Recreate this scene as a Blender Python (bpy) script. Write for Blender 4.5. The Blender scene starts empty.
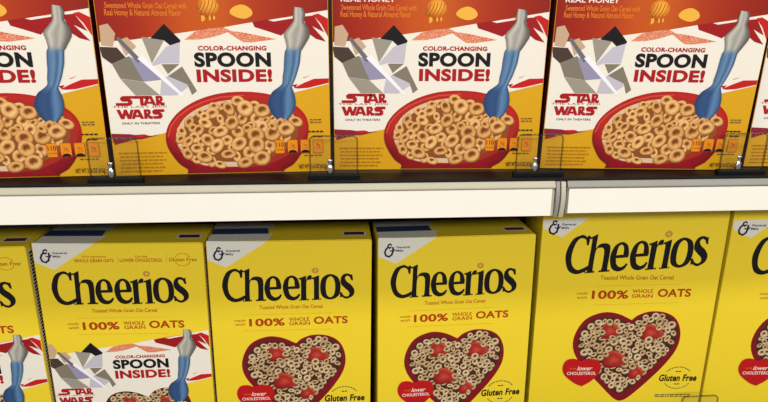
import bpy, math, random, json
from mathutils import Matrix, Vector
from mathutils.geometry import tessellate_polygon

# ------------------------------------------------------------------ camera
sc = bpy.context.scene
COL = sc.collection
EYE = 1.45                      # height of the lens above the shop floor
TOP_SHELF = EYE - .1632
LOW_SHELF = EYE - .5437
YAW, PITCH, ROLL = math.radians(4.5), math.radians(17.282), math.radians(.492)
cam_data = bpy.data.cameras.new('camera')
cam_data.sensor_width = 36
cam_data.lens = 36*620/768
cam_data.clip_start = .02
cam = bpy.data.objects.new('camera', cam_data); COL.objects.link(cam)
hd = Vector((math.sin(YAW), math.cos(YAW), 0)); rt = Vector((math.cos(YAW), -math.sin(YAW), 0))
fw = hd*math.cos(PITCH) - Vector((0, 0, 1))*math.sin(PITCH)
up = hd*math.sin(PITCH) + Vector((0, 0, 1))*math.cos(PITCH)
R = rt*math.cos(ROLL) + up*math.sin(ROLL); U = up*math.cos(ROLL) - rt*math.sin(ROLL)
cam.matrix_world = Matrix(((R.x, U.x, -fw.x, 0), (R.y, U.y, -fw.y, 0), (R.z, U.z, -fw.z, EYE), (0, 0, 0, 1)))
sc.camera = cam

# ------------------------------------------------------------------ world, lights, exposure
w = bpy.data.worlds.new('shop_air'); sc.world = w; w.use_nodes = True
w.node_tree.nodes['Background'].inputs[0].default_value = (1, .96, .9, 1)
w.node_tree.nodes['Background'].inputs[1].default_value = .33
def area(name, loc, target, sx, sy, power, colr=(1, .95, .86)):
    l = bpy.data.lights.new(name, 'AREA'); l.shape = 'RECTANGLE'; l.size = sx; l.size_y = sy; l.energy = power; l.color = colr
    o = bpy.data.objects.new(name, l); COL.objects.link(o); o.location = loc
    o.rotation_euler = (Vector(target)-Vector(loc)).to_track_quat('-Z', 'Y').to_euler()
    return o
area('aisle_tube_light', (0.1, -.35, 2.75), (0.1, .5, 1.0), 3.6, .22, 22, (1, .97, .91))
area('next_aisle_tube_light', (0.3, -2.5, 2.55), (0.1, .6, 1.0), 4.6, .25, 76, (1, .97, .91))
sc.view_settings.view_transform = 'Standard'; sc.view_settings.look = 'None'
sc.view_settings.exposure = 0.1; sc.view_settings.gamma = 1; sc.view_settings.use_curve_mapping = False

# ------------------------------------------------------------------ materials
def lin(c):
    return tuple(((v/255)/12.92 if v <= 10.3 else ((v/255+.055)/1.055)**2.4) for v in c)
PAL = dict(white=(240,234,222), ink=(24,20,24), red=(172,24,30), red_dark=(60,20,22), rust=(176,62,18), navy=(30,26,72),
 shard_red=(158,24,28), shard_bright=(196,30,28), shard_orange=(208,84,56), shard_plum=(140,34,52), amber_text=(226,128,34),
 beige=(200,168,138), beige2=(214,184,160), umber=(74,58,50), taupe=(132,122,108), taupe2=(158,150,138), lilac=(150,146,176), lilac2=(196,192,206), steel=(110,108,116), beam=(246,244,250),
 bowl_red=(164,26,26), bowl_low=(140,20,30), bowl_lip=(214,84,58), milk=(222,192,156), bowl_inside=(166,44,34), crumb=(140,80,38),
 heart_rim=(126,20,32), heart_fill=(66,40,28), badge=(232,142,28), badge_line=(176,84,20), corner=(226,224,214), stripe=(44,62,104), stripe2=(120,140,150),
 berry=(160,30,28), berry_light=(222,96,70), badge_heart=(186,22,26), honey=(226,140,30), honey_light=(240,180,66), honey_dark=(160,80,16), amber_line=(170,112,22), grey_line=(70,66,64), plum=(88,32,60), rule=(214,150,30), ringtan=(206,150,70), ringtan2=(150,92,40))
MATS = {}
def principled(name):
    m = bpy.data.materials.new(name); m.use_nodes = True
    return m, m.node_tree, m.node_tree.nodes['Principled BSDF']
def ink(name):
    if name in MATS: return MATS[name]
    m, nt, b = principled('print_'+name)
    n = nt.nodes.new('ShaderNodeTexNoise'); n.inputs['Scale'].default_value = 900; n.inputs['Detail'].default_value = 2
    mix = nt.nodes.new('ShaderNodeMix'); mix.data_type = 'RGBA'
    if name == 'shard_orange': n.inputs['Scale'].default_value = 260
    c = lin(PAL[name]); mix.inputs[6].default_value = (*c, 1); mix.inputs[7].default_value = (*[v*.9 for v in c], 1)
    if name == 'shard_orange':
        mix.inputs[7].default_value = (*lin((240, 200, 164)), 1); rp = nt.nodes.new('ShaderNodeValToRGB'); rp.color_ramp.elements[0].position = .45; rp.color_ramp.elements[1].position = .65; nt.links.new(n.outputs['Fac'], rp.inputs[0]); nt.links.new(rp.outputs[0], mix.inputs[0])
    else: nt.links.new(n.outputs['Fac'], mix.inputs[0])
    nt.links.new(mix.outputs[2], b.inputs['Base Color'])
    b.inputs['Roughness'].default_value = .42; b.inputs['Specular IOR Level'].default_value = .2
    MATS[name] = m; return m
def surf(name, rgb, rough=.5, metal=0, scale=300, amt=.1, spec=.5, bump=0):
    if name in MATS: return MATS[name]
    m, nt, b = principled(name)
    tc = nt.nodes.new('ShaderNodeTexCoord')
    n = nt.nodes.new('ShaderNodeTexNoise'); n.inputs['Scale'].default_value = scale; n.inputs['Detail'].default_value = 4
    nt.links.new(tc.outputs['Object'], n.inputs['Vector'])
    mix = nt.nodes.new('ShaderNodeMix'); mix.data_type = 'RGBA'
    c = lin(rgb); mix.inputs[6].default_value = (*c, 1); mix.inputs[7].default_value = (*[v*(1-amt) for v in c], 1)
    nt.links.new(n.outputs['Fac'], mix.inputs[0]); nt.links.new(mix.outputs[2], b.inputs['Base Color'])
    b.inputs['Roughness'].default_value = rough; b.inputs['Metallic'].default_value = metal; b.inputs['Specular IOR Level'].default_value = spec
    if bump:
        bp = nt.nodes.new('ShaderNodeBump'); bp.inputs['Strength'].default_value = bump; bp.inputs['Distance'].default_value = .001
        n2 = nt.nodes.new('ShaderNodeTexNoise'); n2.inputs['Scale'].default_value = 22
        nt.links.new(tc.outputs['Object'], n2.inputs['Vector']); nt.links.new(n2.outputs['Fac'], bp.inputs['Height']); nt.links.new(bp.outputs[0], b.inputs['Normal'])
    MATS[name] = m; return m
def picture_mat():
    if 'picture' in MATS: return MATS['picture']
    m, nt, b = principled('printed_picture')
    a = nt.nodes.new('ShaderNodeAttribute'); a.attribute_name = 'Ink'
    nt.links.new(a.outputs['Color'], b.inputs['Base Color']); b.inputs['Roughness'].default_value = .42; b.inputs['Specular IOR Level'].default_value = .2
    MATS['picture'] = m; return m
def clear_mat():
    m = bpy.data.materials.new('clear_plastic'); m.use_nodes = True; nt = m.node_tree
    nt.nodes.remove(nt.nodes['Principled BSDF']); out = nt.nodes['Material Output']
    t = nt.nodes.new('ShaderNodeBsdfTransparent'); t.inputs[0].default_value = (.95, .95, .93, 1)
    g = nt.nodes.new('ShaderNodeBsdfGlossy'); g.inputs['Roughness'].default_value = .08
    f = nt.nodes.new('ShaderNodeFresnel'); f.inputs[0].default_value = 1.5
    ge = nt.nodes.new('ShaderNodeNewGeometry'); sb = nt.nodes.new('ShaderNodeMath'); sb.operation = 'SUBTRACT'; sb.inputs[0].default_value = 1; nt.links.new(ge.outputs['Backfacing'], sb.inputs[1])
    mu = nt.nodes.new('ShaderNodeMath'); mu.operation = 'MULTIPLY'; nt.links.new(sb.outputs[0], mu.inputs[0]); nt.links.new(f.outputs[0], mu.inputs[1])
    x = nt.nodes.new('ShaderNodeMixShader'); nt.links.new(mu.outputs[0], x.inputs[0]); nt.links.new(t.outputs[0], x.inputs[1]); nt.links.new(g.outputs[0], x.inputs[2])
    nt.links.new(x.outputs[0], out.inputs['Surface']); return m
M_YEL = surf('yellow_carton', (240, 211, 46), .4, 0, 260, .06, .3, .25)
M_AMB = surf('amber_carton', (222, 166, 24), .4, 0, 260, .08, .3, .25)
M_BLACK = surf('black_rail_plastic', (10, 10, 11), .5, 0, 80, .3, .18)
M_SIDE = surf('maroon_carton_side', (84, 20, 14), .42, 0, 260, .08, .4)
M_DECK = surf('dark_shelf_deck', (40, 38, 36), .5, 0, 60, .3)
M_STRIP = surf('white_price_strip', (246, 242, 232), .35, 0, 40, .04)
M_CREAM = surf('cream_enamel_steel', (190, 185, 164), .35, 0, 40, .1)
M_GREYST = surf('grey_enamel_steel', (150, 148, 140), .4, 0, 40, .1)
M_BACK = surf('dark_back_panel', (58, 52, 44), .7, 0, 20, .3)
M_CHROME = surf('bright_metal', (200, 200, 205), .18, 1, 80, .1)
M_CLEAR = clear_mat()
M_RIM = M_CLEAR.copy(); M_RIM.name = 'rolled_clear_rim'
for q in M_RIM.node_tree.nodes:
    if q.type == 'BSDF_TRANSPARENT': q.inputs[0].default_value = (.62, .62, .58, 1)
M_FLOOR = surf('shop_floor', (150, 142, 130), .35, 0, 3, .15)

# ------------------------------------------------------------------ mesh helpers
def link(name, me, parent=None, mats=None):
    o = bpy.data.objects.new(name, me); COL.objects.link(o)
    if parent: o.parent = parent
    return o
class MB:
    """gathers polygons in several materials and links them as one mesh"""
    def __init__(s): s.v = []; s.f = []; s.m = []; s.mats = []; s.c = {}
    def mi(s, m):
        if m not in s.mats: s.mats.append(m)
        return s.mats.index(m)
    def tris(s, pts, faces, m, y=None, cols=None):
        b = len(s.v); s.v += pts
        for f in faces: s.f.append([b+i for i in f]); s.m.append(s.mi(m))
        if cols:
            for i, c in enumerate(cols): s.c[b+i] = c
    def box(s, x0, x1, y0, y1, z0, z1, m):
        p = [(x, y, z) for x in (x0, x1) for y in (y0, y1) for z in (z0, z1)]
        s.tris(p, [(0,1,3,2), (4,6,7,5), (0,4,5,1), (2,3,7,6), (0,2,6,4), (1,5,7,3)], m)
    def sweep(s, prof, x0, x1, m):
        """closed y,z profile (counter-clockwise seen from +x) pulled along x"""
        n = len(prof)
        p = [(x0, a, b) for a, b in prof]+[(x1, a, b) for a, b in prof]
        s.tris(p, [(i, (i+1) % n, n+(i+1) % n, n+i) for i in range(n)]+[tuple(range(n))[::-1], tuple(range(n, 2*n))], m)
    def build(s, name, parent=None, smooth=False):
        me = bpy.data.meshes.new(name); me.from_pydata(s.v, [], s.f)
        for m in s.mats: me.materials.append(m)
        me.polygons.foreach_set('material_index', s.m)
        if s.c:
            a = me.color_attributes.new('Ink', 'FLOAT_COLOR', 'POINT')
            buf = []
            for i in range(len(s.v)): buf += list(s.c.get(i, (1, 1, 1)))+[1]
            a.data.foreach_set('color', buf)
        if smooth: me.polygons.foreach_set('use_smooth', [True]*len(s.f))
        me.update()
        return link(name, me, parent)
LY = .00010   # thickness of one ink layer
def cr(pts, n=5):
    """smooth closed outline through points; a third value 1 marks a corner"""
    P = [(p[0], p[1], p[2] if len(p) > 2 else 0) for p in pts]; N = len(P); out = []
    for i in range(N):
        a, b, c, d = P[i-1], P[i], P[(i+1) % N], P[(i+2) % N]
        if b[2]: a = (2*b[0]-c[0], 2*b[1]-c[1])
        if c[2]: d = (2*c[0]-b[0], 2*c[1]-b[1])
        if b[2] and c[2]: out.append(b[:2]); continue
        for k in range(n):
            t = k/n
            out.append(tuple(.5*(2*b[j]+(c[j]-a[j])*t+(2*a[j]-5*b[j]+4*c[j]-d[j])*t*t+(3*b[j]-a[j]-3*c[j]+d[j])*t**3) for j in (0, 1)))
    return out
def fatten(P, d):
    """push an outline outwards by d"""
    n = len(P); A = sum(P[i-1][0]*P[i][1]-P[i][0]*P[i-1][1] for i in range(n)); sg = d if A > 0 else -d; out = []
    for i in range(n):
        a, b = P[i-1], P[(i+1) % n]; dx, dy = b[0]-a[0], b[1]-a[1]; L = math.hypot(dx, dy) or 1e-6
        out.append((P[i][0]+dy/L*sg, P[i][1]-dx/L*sg))
    return out
class Print(MB):
    """flat ink on the front of a carton: millimetres from the left edge (u) and the foot (v)"""
    def __init__(s, W, T=None): super().__init__(); s.W = W; s.T = T
    def tf(s, p):
        if s.T: T = s.T; p = (T[0][0]*p[0]+T[0][1]*p[1]+T[0][2], T[1][0]*p[0]+T[1][1]*p[1]+T[1][2])
        u = min(max(p[0]/1000, .0008), s.W-.0008)
        return u, max(p[1]/1000, .0012)
    def poly(s, loops, col, lay, raw=False):
        loops = [[s.tf(p) for p in l] for l in loops]
        m = ink(col); flat = [q for l in loops for q in l]
        t = tessellate_polygon([[Vector((a, b, 0)) for a, b in l] for l in loops])
        fs = []
        for f in t:
            a, b, c = [flat[i] for i in f]
            cz = (b[0]-a[0])*(c[1]-a[1])-(b[1]-a[1])*(c[0]-a[0])
            if abs(cz) < 1e-12: continue
            fs.append(tuple(f) if cz > 0 else tuple(f)[::-1])
        s.tris([(a-s.W/2, -LY*lay, b) for a, b in flat], fs, m)
    def mesh(s, pts, faces, col, lay):
        q = [s.tf(p) for p in pts]
        s.tris([(a-s.W/2, -LY*lay, b) for a, b in q], faces, ink(col))
    def stroke(s, pts, wd, col, lay):
        h = wd/2; N = len(pts)
        for i in range(N-1):
            (ax, ay), (bx, by) = pts[i][:2], pts[i+1][:2]; L = math.hypot(bx-ax, by-ay) or 1e-6
            dx, dy = (bx-ax)/L, (by-ay)/L; nx, ny = -dy*h, dx*h
            e0 = h*.85 if i else 0; e1 = h*.85 if i < N-2 else 0
            s.poly([[(ax-dx*e0-nx, ay-dy*e0-ny), (bx+dx*e1-nx, by+dy*e1-ny), (bx+dx*e1+nx, by+dy*e1+ny), (ax-dx*e0+nx, ay-dy*e0+ny)]], col, lay+.15*i)
    def text(s, t, lay):
        body, u0, v0, u1, v1, col, bold, shear = t
        pts, fs = glyphs(body, bold)
        q = [(u0+a*(u1-u0)+b*(v1-v0)*shear, v0+b*(v1-v0)) for a, b in pts]
        s.mesh(q, fs, col, lay)
    def pic(s, pts, faces, cols, lay):
        q = [s.tf(p) for p in pts]
        s.tris([(a-s.W/2, -LY*lay, b) for a, b in q], faces, picture_mat(), cols=[lin(c) for c in cols])
GC = {}
def glyphs(body, bold):
    """outlines of a line of text scaled to a unit box (capitals fill it)"""
    if (body, bold) in GC: return GC[(body, bold)]
    def mk(t):
        cu = bpy.data.curves.new('lettering', 'FONT'); cu.body = t; cu.offset = bold; cu.space_character = 1+bold*1.6; cu.resolution_u = 3 if len(body) > 9 else 6; cu.fill_mode = 'FRONT'
        o = bpy.data.objects.new('lettering', cu); COL.objects.link(o)
        bpy.context.view_layer.update()
        me = bpy.data.meshes.new_from_object(o.evaluated_get(bpy.context.evaluated_depsgraph_get()))
        v = [(p.co.x, p.co.y) for p in me.vertices]; f = [tuple(p.vertices) for p in me.polygons]
        flip = me.polygons[0].normal.z < 0 if me.polygons else False
        if flip: f = [g[::-1] for g in f]
        bpy.data.objects.remove(o); bpy.data.curves.remove(cu); bpy.data.meshes.remove(me)
        return v, f
    v, f = mk(body); hv, _ = mk('H')
    y0 = min(p[1] for p in hv); y1 = max(p[1] for p in hv); x0 = min(p[0] for p in v); x1 = max(p[0] for p in v)
    GC[(body, bold)] = ([((a-x0)/(x1-x0), (b-y0)/(y1-y0)) for a, b in v], f)
    return GC[(body, bold)]
HL = ((248, 216, 154), (212, 152, 84), (120, 64, 28), (122, 62, 28))
OL = ((244, 232, 200), (184, 150, 106), (74, 46, 30), (50, 30, 22))
def mixc(a, b, t): t = max(0, min(1, t)); return tuple(a[i]+(b[i]-a[i])*t for i in range(3))
def ring_pic(pr, u, v, r, lay, rnd, light, mid, dark, hole, seg=16, k=None):
    """picture of one cereal ring seen at a slant"""
    sq = k or rnd.uniform(.6, 1.0); tone = rnd.uniform(-.1, .1); th = rnd.uniform(0, math.pi); hx, hy = rnd.uniform(-.08, .08)*r, rnd.uniform(-.02, .14)*r
    hr = rnd.uniform(.27, .40)
    pts = []; cols = []; faces = []
    radii = [hr, hr+(1-hr)*.22, hr+(1-hr)*.5, hr+(1-hr)*.8, 1.0]
    for j, q in enumerate(radii):
        t = (q-hr)/(1-hr)
        for i in range(seg):
            a = 2*math.pi*i/seg
            x, y = math.cos(a)*q*r, math.sin(a)*q*r*sq
            off = 1-t
            X = x*math.cos(th)-y*math.sin(th)+hx*off; Y = x*math.sin(th)+y*math.cos(th)+hy*off
            pts.append((u+X, v+Y))
            ang = math.atan2(Y, X)
            side = (-math.cos(ang)*.45+math.sin(ang)*.9)*(1 if t > .5 else -1)*abs(2*t-1)
            h = 1-(2*t-1)**2
            l = .45*h+.42*side+.22+tone+rnd.uniform(-.07, .07)-(.22 if q == 1.0 else 0)
            cols.append(mixc(dark, mid, l*2) if l < .5 else mixc(mid, light, l*2-1))
    for j in range(len(radii)-1):
        for i in range(seg):
            a = j*seg+i; b = j*seg+(i+1) % seg; faces.append((a, a+seg, b+seg, b))
    n = len(pts); pts.append((u+hx, v+hy)); cols.append(hole)
    ring0 = list(range(seg))
    for i in range(seg): faces.append((n, i, (i+1) % seg))
    pr.pic(pts, faces, cols, lay)

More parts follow.
